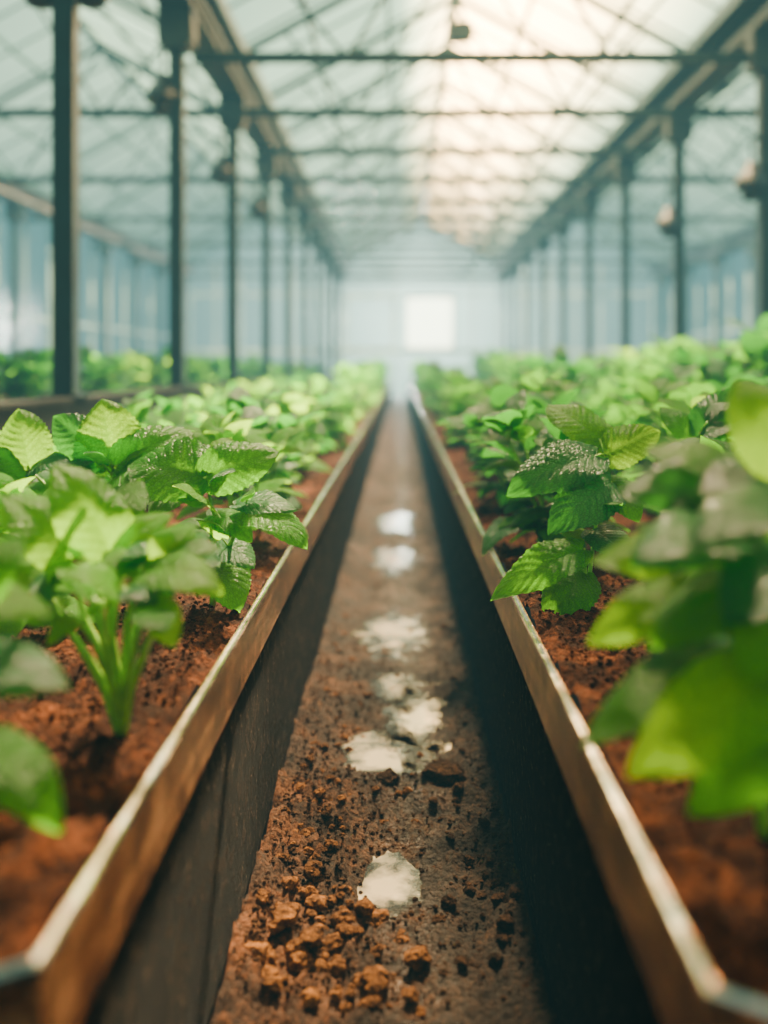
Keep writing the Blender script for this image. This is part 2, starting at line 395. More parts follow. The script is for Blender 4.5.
pl = ['small round muddy puddle nearest the camera, at the foot of the aisle', 'left half of the wide pale puddle halfway down the aisle',
      'right half of the wide pale puddle halfway down the aisle', 'small puddle just beyond the wide pale pair',
      'oval puddle, third along the aisle from the camera', 'narrow shiny puddle, far along the aisle', 'faint hazy puddle farthest along the aisle']
for (cx, cy, rx, ry), lb in zip(pud, pl):
    mb = MB(); n = 48; rings = [0.05, .25, .45, .65, .85, 1.0]
    for q in rings:
        for i in range(n):
            t = 2*PI*i/n; k = 1+0.45*noise.noise(Vector((math.cos(t)*1.6+cx*9, math.sin(t)*1.6+cy, 3)))
            mb.v.append((math.cos(t)*rx*1.7*k*q, math.sin(t)*ry*1.6*k*q, 0))
    for r in range(len(rings)-1):
        for i in range(n):
            j = (i+1) % n
            mb.face([r*n+i, (r+1)*n+i, (r+1)*n+j, r*n+j], [(rings[r], 0), (rings[r+1], 0), (rings[r+1], 0), (rings[r], 0)])
    mb.face(list(range(n)), [(0, 0)]*n)
    o = mb.build('puddle', M['water'], label=lb, cat='puddle', group='puddles along the dirt aisle')
    o.location = (cx, cy, -0.001)

# ------------------------------------------------------------ clods
def rock(mb, c, r, seed, sub=2, squash=0.7):
    import bmesh
    bm = bmesh.new(); bmesh.ops.create_icosphere(bm, subdivisions=sub, radius=1.0)
    o = len(mb.v); c = Vector(c)
    for v in bm.verts:
        p = v.co; k = 1+0.34*noise.noise(p*1.3+Vector((seed, 0, 0)))+0.18*noise.noise(p*3.1+Vector((0, seed, 0)))+0.08*noise.noise(p*7+Vector((0, 0, seed)))
        q = p*k*r; mb.v.append((c.x+q.x, c.y+q.y, c.z+q.z*squash))
    for f in bm.faces: mb.face([o+v.index for v in f.verts])
    bm.free()
random.seed(5)
protos = []
for i in range(9):
    mb = MB(); rock(mb, (0, 0, 0), 1.0, i*7.3, 3, random.uniform(.6, .85))
    for q in range(6):
        a = random.random()*2*PI; rock(mb, (math.cos(a)*0.9, math.sin(a)*0.9, random.uniform(-0.4, 0.2)), random.uniform(0.10, 0.24), q+i, 1)
    protos.append((mb.mesh('clod', M['clod'], False), mb.mesh('clod', M['clod_dark'], False)))
def clod(px, py, r, label, dark=0):
    Y = H*F/(py-CY); X = (px-CX)/F*Y
    o = bpy.data.objects.new('soil_clod', random.choice(protos)[dark]); COL.objects.link(o)
    o.location = (X, Y, floor_z(X, Y)+r*0.25); o.scale = (r*random.uniform(.85, 1.25), r, r); o.rotation_euler = (0, 0, random.random()*6)
    tag(o, label, 'clod', 'clods of earth on the aisle floor')
named = [(388, 788, 0.024, 'round dark clod beside the wide puddle, left of the square one', 1),
         (446, 783, 0.036, 'square-edged dark clod, largest on the aisle, beside the wide puddle', 1),
         (313, 886, 0.018, 'lone brown clod by the left panel, left of the nearest puddle', 0),
         (378, 930, 0.017, 'orange brown clod just below the nearest puddle', 0),
         (284, 952, 0.019, 'orange brown clod against the foot of the left panel', 0),
         (335, 955, 0.020, 'orange brown clod in the middle of the near crumbly patch', 0),
         (316, 918, 0.016, 'orange brown clod at the back of the near crumbly patch', 0),
         (402, 946, 0.011, 'small clod at the right end of the near crumbly patch', 0),
         (372, 1000, 0.022, 'dark clod at the bottom edge of the photo, centre', 0),
         (300, 975, 0.018, 'bottom left clod of the crumbly patch', 0),
         (258, 975, 0.017, 'clod lowest down against the left panel', 0),
         (468, 870, 0.011, 'small clod right of the nearest puddle', 1),
         (440, 765, 0.012, 'small dark clod behind the square-edged clod', 1),
         (300, 800, 0.014, 'small clod by the left panel level with the square-edged clod', 0),
         (330, 860, 0.011, 'small crumb-sized clod above the lone brown clod', 0),
         (290, 900, 0.015, 'clod squeezed between lone brown clod and left panel', 0),
         (345, 905, 0.011, 'small clod left of the puddle edge', 0),
         (418, 975, 0.016, 'clod at the right foot of the near crumbly patch', 0),
         (352, 935, 0.012, 'small clod between two larger ones in the crumbly patch', 0),
         (262, 930, 0.014, 'small clod pressed to the left panel in the crumbly patch', 0)]
for a in named: clod(*a)
for i in range(240):
    near = i < 80
    py = random.uniform(880, 1023) if near else random.triangular(560, 1010, 820); Y = H*F/(py-CY)
    px = CX+random.triangular(LX+0.03, 0.17, LX+.1)/Y*F if near else CX+random.uniform(LX+.03, .18)/Y*F
    if not near and random.random() < 0.3: px = CX+random.triangular(LX+0.03, -0.05, LX+.05)/Y*F
    elif not near and random.random() < 0.3: px = CX+random.triangular(.1, .185, .175)/Y*F
    if abs(px-395) < 42 and 835 < py < 920: continue
    clod(px, py, random.triangular(0.004, 0.018, .006) if near else random.triangular(0.004, 0.014, .005), 'small brown lump of earth scattered on the aisle floor', 1 if px > 430 else 0)
def crumbs(name, zf, pts, label, material):
    mb = MB()
    for x, y, r in pts: rock(mb, (x, y, zf(x, y)+r*0.3), r, x*91+y*37, 1, 0.8)
    mb.build(name, material, label=label, cat='soil crumbs', kind='stuff')
pts = [(random.uniform(LX+0.02, 0.18) if random.random() < .5 else random.triangular(LX+0.02, 0.08, LX+0.03), random.triangular(1.28, 3.4, 1.4), random.uniform(0.0012, 0.0050)) for _ in range(2400)]
pts = [p for p in pts if all(math.hypot((p[0]-c[0])/c[2], (p[1]-c[1])/c[3]) > .95 for c in pud)]
crumbs('floor_crumbs', floor_z, pts, 'fine brown crumbs scattered over the aisle floor', M['clod_dark'])
for x0, sd, lb in ((LX-0.03, -1, 'fine red brown crumbs lying on the soil of the left bed'), (RX+0.03, 1, 'fine red brown crumbs lying on the soil of the right bed')):
    pts = [(x0+sd*random.triangular(0, 0.5, 0.02), random.triangular(0.8, 3.2, 1.3), random.uniform(0.001, 0.0045)) for _ in range(2600)]
    crumbs('bed_crumbs', soil_z, pts, lb, M['soil'])

# ------------------------------------------------------------ plants
def plant_meshes(seed, h=0.3, nst=4, leafL=0.11, lod=1, lm='leaf'):
    random.seed(seed); lv = MB(); st = MB()
    args = {0: dict(nx=40, ny=10, ns=13), 1: dict(nx=18, ny=8, ns=0), 2: dict(nx=9, ny=6, ns=0)}[lod]
    for k in range(nst):
        a = 2*PI*k/nst+random.uniform(-.5, .5); sp = random.uniform(0.03, 0.12)*(h/0.3)
        hh = h*random.uniform(0.68, 1.0)
        pts = [Vector((math.cos(a)*(0.012+sp*t**1.6), math.sin(a)*(0.012+sp*t**1.6), hh*t-0.02)) for t in (0, .25, .5, .75, 1)]
        st.tube(pts, [0.0050, 0.0045, 0.004, 0.0032, 0.002], 6)
        nodes = 4
        for q in range(nodes):
            t = 0.28+0.70*q/(nodes-1); i = min(3, int(t*4)); fr = t*4-i
            b = pts[i].lerp(pts[i+1], min(1, fr))
            az = a+q*1.57+random.uniform(-.4, .4)
            nl = 2 if q < nodes-1 else 4
            for z in range(nl):
                az2 = az+z*2*PI/nl+random.uniform(-.35, .35)
                el = -0.25+0.95*t+random.uniform(-.3, .3)
                if q == nodes-1: el = random.uniform(0.35, 1.15)
                L = leafL*random.uniform(0.7, 1.15)*(0.8 if q == nodes-1 else 1)
                d = Vector((math.cos(az2)*math.cos(el+.35), math.sin(az2)*math.cos(el+.35), math.sin(el+.35)))
                e = b+d*L*random.uniform(0.2, 0.4)
                st.tube([b, b.lerp(e, .5)+Vector((0, 0, -.003)), e], [0.002, 0.0016, 0.0013], 5)
                dl = Vector((math.cos(az2)*math.cos(el-.15), math.sin(az2)*math.cos(el-.15), math.sin(el-.15)))
                lv.leaf(e, e+dl*L, up=(random.uniform(-.3, .3), random.uniform(-.3, .3), 1), W=random.uniform(.62, .82), arch=random.uniform(.06, .18), fold=random.uniform(.05, .3), **args)
    return lv.mesh('foliage', M[lm], True), st.mesh('stems', M['stem'], True)
PR = {0: [], 1: [], 2: []}
for i in range(5): PR[0].append(plant_meshes(100+i, 0.28, 4, 0.110, 0, ['leaf', 'leaf_bright', 'leaf_cool', 'leaf', 'leaf_bright'][i]))
for i in range(6): PR[1].append(plant_meshes(200+i, 0.29, 5, 0.115, 1, ['leaf', 'leaf_bright', 'leaf', 'leaf_cool', 'leaf', 'leaf_cool'][i]))
for i in range(6): PR[2].append(plant_meshes(300+i, 0.29, 6, 0.12, 2, ['leaf', 'leaf_bright', 'leaf_cool', 'leaf', 'leaf', 'leaf_cool'][i]))
def put_plant(x, y, z, s, lod, label, group, zs=1.0):
    r = empty('leafy_plant', (x, y, z), random.random()*6.28, label=label, cat='plant', group=group); r.scale = (s, s, s*zs)
    f, t = random.choice(PR[lod])
    for nm, me in (('foliage', f), ('stems', t)):
        o = bpy.data.objects.new(nm, me); COL.objects.link(o); o.parent = r
    return r

def hero(base, stems, leaves, label, lm='leaf', group='leafy plants nearest the camera', rad=0.005, extra=0, eL=.07, tmin=.45, tooth=.12, amp=.022, curl=.22, droop=.05):
    B = P(*base); root = empty('leafy_plant', B, label=label, cat='plant', group=group)
    st = MB(); lists = {}; sp = []; spt = []
    for s in stems:
        pts = [Vector((0, 0, -0.02))]+[P(*q)-B for q in s]
        fine = []
        for i in range(len(pts)-1):
            for k in range(4): fine.append(pts[i].lerp(pts[i+1], k/4))
        fine.append(pts[-1]); n = len(fine)
        st.tube(fine, [rad*(1-0.6*i/n) for i in range(n)], 8); sp += fine; spt += [(p, i/n) for i, p in enumerate(fine)]
    for l in leaves:
        bx, by, yb, tx, ty, yt, W = l[:7]; up = l[7] if len(l) > 7 else (0, -.6, .8); arch = l[8] if len(l) > 8 else 0.08
        m2 = l[9] if len(l) > 9 else lm
        b = P(bx, by, yb)-B; t = P(tx, ty, yt)-B
        near = min(sp, key=lambda p: (p-b).length+max(0, p.z-b.z)*2)
        mid = near.lerp(b, .5)+Vector((0, 0, (b-near).length*0.08))
        st.tube([near, mid, b, b.lerp(t, .1)], [rad*.5, rad*.42, rad*.36, rad*.3], 6)
        lists.setdefault(m2, MB()).leaf(b, t, up=up, W=W, arch=arch, tooth_=tooth, amp=amp, curl=curl, droop=droop)
    cand = [p for p, t in spt if t > tmin]
    for i in range(extra):
        p = random.choice(cand); az = random.random()*2*PI; el = random.uniform(-.2, .8); L = eL*random.uniform(.7, 1.2)
        d = Vector((math.cos(az)*math.cos(el), math.sin(az)*math.cos(el), math.sin(el)))
        b = p+(d+Vector((0, 0, .3)))*L*random.uniform(.2, .5)
        st.tube([p, p.lerp(b, .5), b], [rad*.4, rad*.33, rad*.27], 5)
        lists.setdefault(random.choice([lm, lm, 'leaf', 'leaf_cool', 'leaf_bright']), MB()).leaf(b, b+d*L, up=(random.uniform(-.3, .3), random.uniform(-.7, -.1), 1), W=random.uniform(.62, .8), arch=random.uniform(.05, .15), nx=44, ny=12, ns=13, tooth_=tooth, amp=amp)
    for k, mb in lists.items(): mb.build('foliage', M[k], root, True)
    st.build('stems', M['stem'], root, True)
random.seed(77)
U = (0, -.6, .8); U2 = (0, -.9, .45); UL = (-.5, -.6, .6); UR = (.4, -.6, .7)
hero((212, 598, 1.79), [[(213, 560, 1.78), (214, 515, 1.77), (205, 478, 1.77)], [(222, 565, 1.77), (236, 530, 1.75), (246, 505, 1.75)]],
     [(203, 478, 1.77, 279, 450, 1.80, .66, (0, -.85, .55), .05), (207, 478, 1.77, 127, 462, 1.86, .66, (0, -.8, .6), .06),
      (214, 512, 1.76, 174, 484, 1.70, .80, (0, -.3, .9), .1, 'leaf_bright'), (236, 505, 1.75, 297, 508, 1.74, .6, (0, -.4, .9), .1, 'leaf_cool'),
      (240, 512, 1.75, 308, 545, 1.70, .62, (.3, -.5, .8), .16), (214, 516, 1.77, 252, 540, 1.72, .6, (0, -.5, .8), .15),
      (215, 548, 1.78, 254, 566, 1.72, .7, (0, -.5, .8), .15, 'leaf_cool'), (216, 562, 1.78, 240, 610, 1.70, .72, (.2, -.8, .5), .15, 'leaf'),
      (212, 530, 1.78, 172, 548, 1.75, .6, U, .15), (206, 480, 1.78, 232, 436, 1.88, .6, (0, -.8, .3), .05, 'leaf_bright')],
     'sharp mint-like plant with crinkled veined leaves beside the left rim', extra=6, eL=.055)
hero((105, 585, 1.95), [[(108, 540, 1.95), (112, 480, 1.93), (112, 462, 1.92)], [(60, 500, 1.95), (30, 470, 1.95)], [(150, 520, 1.93), (180, 490, 1.92)]],
     [(114, 468, 1.92, 101, 398, 1.96, .85, (0, -1, .1), .04, 'leaf_bright'), (116, 466, 1.9, 194, 430, 1.95, .62, (0, -.8, .6), .08),
      (108, 462, 1.93, 52, 416, 1.97, .6, (-.2, -.8, .5), .08, 'leaf_cool'), (112, 480, 1.9, 170, 470, 1.83, .65, U, .1, 'leaf'),
      (30, 470, 1.95, 18, 408, 2.0, .75, (0, -1, .2), .05, 'leaf_bright'), (32, 470, 1.93, 70, 462, 1.88, .6, U, .1, 'leaf_cool'),
      (28, 472, 1.95, -20, 450, 1.95, .7, U, .1), (182, 490, 1.92, 222, 462, 1.9, .6, U, .1, 'leaf_cool'), (180, 492, 1.92, 150, 515, 1.85, .7, U, .1),
      (60, 500, 1.95, 88, 520, 1.85, .7, U, .1), (110, 500, 1.9, 70, 490, 1.83, .6, U, .1, 'leaf_bright')],
     'plant with pointed veined leaves behind the sharp mint-like one on the left', extra=14, eL=.075)
hero((122, 722, 1.165), [[(124, 680, 1.16), (128, 620, 1.15), (140, 575, 1.15)], [(112, 670, 1.17), (95, 610, 1.18), (85, 560, 1.18)], [(130, 690, 1.15), (150, 640, 1.12), (165, 610, 1.10)],
      [(105, 690, 1.2), (70, 630, 1.2), (40, 580, 1.22)], [(118, 680, 1.18), (110, 620, 1.2), (110, 555, 1.2)], [(114, 690, 1.14), (98, 650, 1.13), (80, 620, 1.12)],
      [(118, 690, 1.14), (112, 640, 1.12), (118, 590, 1.12)], [(122, 690, 1.19), (85, 620, 1.22), (70, 560, 1.22)], [(128, 690, 1.18), (135, 630, 1.2), (150, 570, 1.2)],
      [(116, 690, 1.13), (104, 640, 1.11), (102, 600, 1.11)], [(125, 690, 1.13), (136, 640, 1.11), (146, 610, 1.11)], [(108, 690, 1.15), (84, 650, 1.14), (62, 620, 1.15)]],
     [(112, 555, 1.2, 55, 462, 1.22, .62, U, .1, 'leaf_bright'), (118, 550, 1.2, 172, 512, 1.22, .6, U, .1, 'leaf_bright'), (140, 575, 1.15, 222, 590, 1.1, .56, U, .18, 'leaf_bright'),
      (140, 570, 1.15, 205, 530, 1.25, .6, U, .1, 'leaf_cool'), (70, 560, 1.18, 2, 492, 1.2, .6, U, .12, 'leaf_bright'), (40, 580, 1.22, -30, 560, 1.2, .6, U, .1),
      (118, 590, 1.12, 64, 572, 1.08, .65, U, .15, 'leaf_bright'), (110, 545, 1.24, 140, 478, 1.3, .6, U, .1, 'leaf'), (80, 620, 1.12, 48, 645, 1.08, .6, U, .2, 'leaf_bright'),
      (150, 600, 1.1, 175, 645, 1.05, .6, U, .1), (60, 570, 1.22, 85, 510, 1.15, .6, U, .1, 'leaf_bright')],
     'blurred plant with a cluster of pale stems, left foreground', 'leaf_bright', rad=0.0065, extra=22, eL=.064, tmin=.82, tooth=.03, amp=.012)
hero((-70, 860, 0.86), [[(-60, 800, .86), (-40, 700, .87), (-25, 600, .88)], [(-60, 820, .85), (-30, 745, .84)]],
     [(-20, 600, .88, 52, 612, .9, .62, U, .1, 'leaf_bright'), (-30, 668, .87, 66, 684, .84, .55, U, .12, 'leaf_cool'), (-25, 742, .84, 62, 828, .80, .5, UR, .15),
      (-20, 600, .88, 20, 530, .92, .6, U, .1), (-30, 690, .86, 20, 640, .88, .6, U, .1, 'leaf')],
     'very blurred plant at the left edge of the photo, closest on the left', rad=0.006, tooth=.02, amp=.01)
hero((588, 612, 1.78), [[(590, 570, 1.8), (598, 510, 1.85), (604, 455, 1.9)], [(586, 580, 1.78), (584, 548, 1.78)]],
     [(596, 456, 1.88, 508, 492, 1.78, .46, (0, -.8, .6), .10, 'leaf_cool'), (600, 458, 1.9, 586, 414, 1.98, .8, (0, -1, .2), .04, 'leaf_bright'),
      (604, 456, 1.9, 660, 430, 1.9, .7, (0, -.8, .6), .06, 'leaf_bright'), (612, 482, 1.86, 550, 532, 1.76, .55, (0, -.8, .6), .12, 'leaf_cool'),
      (582, 550, 1.78, 492, 598, 1.68, .34, (0, -.8, .6), .12, 'leaf'), (584, 572, 1.78, 545, 622, 1.70, .66, (0, -.9, .4), .12),
      (600, 440, 1.92, 546, 404, 2.0, .6, (0, -.7, .6), .08, 'leaf_bright'), (604, 480, 1.87, 640, 520, 1.8, .7, U, .1), (592, 530, 1.83, 630, 560, 1.75, .7, U, .1, 'leaf_cool'),
      (596, 520, 1.84, 560, 500, 1.9, .7, U, .1, 'leaf_bright')],
     'sharp plant with dark veined drooping leaves beside the right rim', extra=8, eL=.06)
hero((690, 560, 2.05), [[(692, 520, 2.05), (695, 470, 2.05), (700, 432, 2.05)], [(680, 500, 2.05), (668, 455, 2.05)]],
     [(700, 436, 2.05, 738, 388, 2.1, .6, (0, -.8, .6), .05, 'leaf_cool'), (696, 440, 2.05, 735, 425, 2.0, .7, U, .1, 'leaf_cool'), (668, 456, 2.05, 625, 425, 2.1, .6, U, .1, 'leaf'),
      (668, 456, 2.05, 700, 440, 1.95, .6, U, .1, 'leaf_cool'), (690, 440, 2.05, 660, 405, 2.1, .6, U, .1), (700, 470, 2.0, 740, 470, 1.9, .7, U, .1, 'leaf_cool')],
     'dark leaved plant behind the sharp one in the right bed', extra=12)
hero((765, 830, .93), [[(760, 760, .93), (745, 660, .94), (745, 560, .96), (750, 480, .98)], [(755, 780, .92), (735, 700, .9)], [(765, 780, .95), (785, 640, .95)]],
     [(715, 672, .9, 582, 742, .86, .42, UL, .10, 'leaf'), (785, 672, .86, 630, 775, .80, .46, (-.3, -.9, .5), .14, 'leaf_bright'), (800, 715, .84, 690, 815, .80, .50, (-.2, -.9, .5), .14, 'leaf'),
      (735, 590, .94, 588, 640, .92, .42, UL, .12, 'leaf_bright'), (735, 650, .92, 645, 668, .88, .55, UL, .1, 'leaf_cool'),
      (745, 530, .95, 632, 560, .90, .58, UL, .10, 'leaf_cool'), (780, 590, .92, 650, 640, .86, .50, UL, .12, 'leaf'), (748, 495, .98, 618, 490, 1.0, .52, UL, .10, 'leaf_cool'),
      (745, 480, .98, 645, 445, 1.05, .5, U, .1, 'leaf'), (790, 470, .95, 738, 378, 1.0, .66, (-.3, -.8, .5), .1, 'leaf_bright'), (795, 505, .9, 690, 545, .84, .56, UL, .12, 'leaf_cool'),
      (790, 600, .9, 745, 680, .82, .6, U, .15, 'leaf_bright'), (735, 560, .96, 590, 558, 1.0, .42, UL, .10, 'leaf_bright'), (780, 480, 1.0, 700, 490, .95, .6, U, .1, 'leaf_cool'),
      (730, 600, .95, 640, 520, 1.0, .5, U, .1, 'leaf'), (800, 560, .95, 730, 620, .85, .6, U, .12, 'leaf_cool')],
     'tall very blurred plant with big leaves filling the right foreground', rad=0.006, extra=8, eL=.08, tmin=.5, tooth=.02, amp=.006)

# rest of the crop
random.seed(21)
def rows(x0, side, width, y0, y1, smul, base_lbl, grp, zmul=1.0, d0=0.25, grow=0.03):
    y = y0; k = 0
    while y < y1:
        sp = d0+grow*y
        x = 0.12+sp*0.15
        while x < width:
            xx = x0+side*(x+random.uniform(-.05, .05)); yy = y+random.uniform(-.35, .35)*sp
            s = (0.95+0.028*y)*random.uniform(.75, 1.2)*smul(x, y)
            lod = 0 if y < 2.6 else (1 if y < 6 else 2)
            put_plant(xx, yy, 0.425, s, lod, base_lbl(x, y), grp(y), zmul)
            x += sp*random.uniform(.95, 1.2)*1.05
        y += sp; k += 1
def lblf(sidew):
    def f(x, y):
        if y < 3.2: return 'bright green leafy plant in the %s, just behind the sharp plants' % sidew
        if y < 8: return 'soft blurred green plant midway along the %s' % sidew
        return 'hazy green plant far along the %s' % sidew
    return f
def grpf(sidew):
    return lambda y: ('plants behind the sharp ones, ' if y < 3.2 else 'plants midway along, ' if y < 8 else 'far hazy plants, ')+sidew
rows(LX, -1, 1.12, 2.35, 29, lambda x, y: (0.93+0.05*min(1, y/8))*(1-.25*max(0, min(1, (x-.5)/.4))*(y > 3)), lblf('left bed'), grpf('left bed'), d0=0.27, grow=0.040)
rows(RX, 1, 2.3, 2.45, 29, lambda x, y: 0.95+0.28*min(1, x/1.3)*min(1, y/3.5), lblf('right bed'), grpf('right bed'), d0=0.31, grow=0.045)
for x, y, s in ((1.5, 4.6, 1.75), (1.85, 5.1, 1.95), (1.25, 4.0, 1.4), (1.75, 6.3, 1.8), (2.3, 6.4, 2.15), (2.0, 8.2, 1.9)):
    put_plant(x, y, .425, s, 1, 'tall uneven bush rising above the crop at the far right of the right bed', 'tall bushes in the right bed')
for x, y in ((-.62, 1.55), (-.85, 2.05), (-.75, 1.25)): put_plant(x, y, .425, .85, 0, 'leafy plant behind the blurred clump, outer side of the left bed', 'outer plants near the camera, left bed')
for x, y in ((.62, 1.7), (.75, 2.1), (.62, 1.25), (1.0, 2.3), (.36, 2.3)): put_plant(x, y, .425, 1.0, 0, 'leafy plant behind the big blurred leaves of the right bed', 'outer plants near the camera, right bed')
for x0, sd in ((-2.3, -1), (3.55, 1)):
    for j in range(19):
        for i in range(3):
            y = 6+j*1.25; put_plant(x0+sd*(i*0.95+random.uniform(-.1, .1)), y+random.uniform(-.4, .4), .47, 1.5*random.uniform(.95, 1.06), 2,
                      'hazy bush in the neighbouring bay beyond the %s posts' % ('left' if sd < 0 else 'right'), 'bushes beyond the %s posts' % ('left' if sd < 0 else 'right'))
for x0, x1, lb in ((-5.9, -1.78, 'dark soil of the neighbouring bay beyond the left posts'), (3.05, 7.2, 'dark soil of the neighbouring bay beyond the right posts')):
    mb = MB(); gx = [x0+(x1-x0)*i/12 for i in range(13)]; gy = graded(1, 29.5, .4, 1.02); n = len(gx)
    for y in gy:
        for x in gx: mb.v.append((x, y, 0.43+0.03*fn(x*3, y*3, 2)))
    for j in range(len(gy)-1):
        for i in range(n-1): a = j*n+i; mb.face([a, a+1, a+n+1, a+n])
    rim = [i for i in range(n)]+[j*n+n-1 for j in range(1, len(gy))]+[(len(gy)-1)*n+i for i in range(n-2, -1, -1)]+[j*n for j in range(len(gy)-2, 0, -1)]
    o_ = len(mb.v); mb.v += [(mb.v[i][0], mb.v[i][1], -.06) for i in rim]
    for q in range(len(rim)): q2 = (q+1) % len(rim); mb.face([rim[q], o_+q, o_+q2, rim[q2]])
    mb.face([o_+q for q in range(len(rim))][::-1])
    mb.build('bed_soil', M['soil'], smooth=False, label=lb, cat='soil', kind='stuff')

# ------------------------------------------------------------ greenhouse frame
XL, XR = -1.67, 2.94; W = XR-XL; ZB = H+2.72; RISE = 1.25
for x, nm in ((XL, 'wall_left_curb'), (XR, 'wall_right_curb'), (XL-W, 'wall_left_outer_curb'), (XR+W, 'wall_right_outer_curb')):
    mb = MB(); mb.box((x-.06, -2, -.05), (x+.06, 29.9, H-.17)); mb.box((x-.075, -2, H-.17), (x+.075, 29.9, H-.145)); mb.build(nm, M['concrete'], kind='structure')
def make_post(w):
    r = empty('steel_post', (0, 0, 0)); zb = H-.145
    mb = MB(); mb.box((-w/2, -w/2, zb), (w/2, w/2, ZB-.02)); mb.build('shaft', M['steel'], r)
    mb = MB(); mb.box((-w*.9, -w*.9, zb), (w*.9, w*.9, zb+.015)); mb.build('base_plate', M['steel'], r)
    mb = MB(); mb.box((-.13, -.09, ZB-.30), (.13, .09, ZB-.02)); mb.box((-.10, -.10, ZB-.34), (.10, .10, ZB-.30)); mb.build('bracket', M['beam'], r)
    return r
post = make_post(.105); first = True
Ly = [2.5+2.5*i for i in range(11)]; Ry = [3.05+2.5*i for i in range(11)]
def place_post(x, y, label, group):
    global first
    o = post if first else copy_tree(post); first = False
    o.location = (x, y, 0); tag(o, label, 'post', group)
near_l = {5.0: 'thick dark steel post nearest the camera on the left', 7.5: 'second dark steel post from the left edge of the photo', 10.0: 'third dark steel post from the left edge of the photo'}
for y in Ly: place_post(XL, y, near_l.get(y, 'hazy steel post farther along the left row'), 'posts of the left row')
near_r = {8.05: 'steel post at the right edge of the photo', 10.55: 'second steel post from the right edge of the photo', 13.05: 'third steel post from the right edge of the photo'}
for y in Ry: place_post(XR, y, near_r.get(round(y, 2), 'hazy steel post farther along the right row'), 'posts of the right row')
for x, w in ((XL-W, 'left'), (XR+W, 'right')):
    for y in Ly[2:]: place_post(x, y+1.3, 'pale hazy post in the outer glass wall far %s' % w, 'posts of the outer %s wall' % w)
def beam(x, label, m):
    r = empty('gutter_beam', (x, 0, ZB), label=label, cat='beam')
    mb = MB(); mb.box((-.13, -2, -.02), (.13, 29.9, .05)); mb.box((-.04, -2, .05), (.04, 29.9, .20)); mb.box((-.13, -2, .20), (.13, 29.9, .24)); mb.build('girder', m, r)
    mb = MB(); mb.box((-.19, -2, .24), (.19, 29.9, .27)); mb.box((-.21, -2, .24), (-.18, 29.9, .36)); mb.box((.18, -2, .24), (.21, 29.9, .36)); mb.build('gutter_channel', M['frame'], r)
    mb = MB(); mb.tube([(.19, -2, -.03), (.19, 29.8, -.03)], [.03, .03], 10); mb.build('pipe', M['beam'], r)
beam(XL, 'long dark gutter beam over the left row of posts', M['beam'])
beam(XR, 'long dark gutter beam over the right row of posts', M['beam'])
beam(XL-W, 'hazy brownish gutter beam along the far left outer wall', M['rust'])
beam(XR+W, 'hazy gutter beam along the far right outer wall', M['beam'])
ZT = H+2.5; ZE = ZB+.30; ZR = ZE+RISE
tr = empty('roof_truss', (0, 0, 0))
mb = MB(); mb.bar((0, 0, ZT), (W, 0, ZT), .05, .085); mb.build('tie_bar', M['steel'], tr)
for s in (0, 1):
    mb = MB(); mb.bar((0 if s == 0 else W, 0, ZE), (W/2, 0, ZR), .045, .07); mb.build('rafter', M['frame'], tr)
def roofz(x): return ZE+RISE*(1-abs(x-W/2)/(W/2))
wpts = [(W*.12, None), (W*.27, ZT), (W*.5, None), (W*.73, ZT), (W*.88, None)]
for a, b in zip(wpts, wpts[1:]):
    mb = MB(); mb.bar((a[0], 0, a[1] or roofz(a[0])-.04), (b[0], 0, b[1] or roofz(b[0])-.04), .030, .030); mb.build('web_bar', M['frame'], tr)
ft = True
TY = [8.06+1.745*k for k in range(-3, 13)]
for bx, wn in ((XL, 'the middle bay'), (XL-W, 'the left bay'), (XR, 'the right bay')):
    for k, y in enumerate(TY):
        if bx != XL and (k < 1 or k % 2): continue
        o = tr if ft else copy_tree(tr); ft = False
        o.location = (bx, y, 0)
        lb = 'steel roof truss with straight tie bar high across %s' % wn
        if bx == XL and k == 3: lb = 'nearest visible roof truss, its tie bar the topmost across the middle bay'
        if bx == XL and k == 4: lb = 'second nearest roof truss tie bar across the middle bay'
        tag(o, lb, 'truss', 'roof trusses of '+wn if not lb.startswith(('nearest', 'second')) else 'roof trusses of the middle bay')
cn = 0
for bx in (XL, XL-W, XR):
    for s in (0, 1):
        xa = bx if s == 0 else bx+W; xm = bx+W/2
        def rp(q, y): return (xa+(xm-xa)*q, y, ZE+RISE*q+.07)
        mb = MB(); mb.v = [rp(0, -2), rp(1, -2), rp(1, 29.95), rp(0, 29.95)]; mb.face([0, 1, 2, 3] if s else [3, 2, 1, 0])
        c = mb.build('ceiling' if cn == 0 else 'ceiling_%d' % (cn+1), M['midglass' if bx == XL else 'glass'], kind='structure'); cn += 1
        mb = MB()
        for q in (.33, .67): mb.bar((xa+(xm-xa)*q, -2, ZE+RISE*q+.03), (xa+(xm-xa)*q, 29.9, ZE+RISE*q+.03), .04, .05)
        mb.build('purlins', M['frame'], c)
        mb = MB(); y = -2+.3
        while y < 29.9: mb.bar((xa, y, ZE+.05), (xm, y, ZR+.05), .018, .026); y += .8725
        mb.build('glazing_bars', M['frame'], c)
    mb = MB(); mb.box((bx+W/2-.05, -2, ZR), (bx+W/2+.05, 29.9, ZR+.09)); mb.build('trim_%d' % (cn//2), M['frame'], kind='structure')
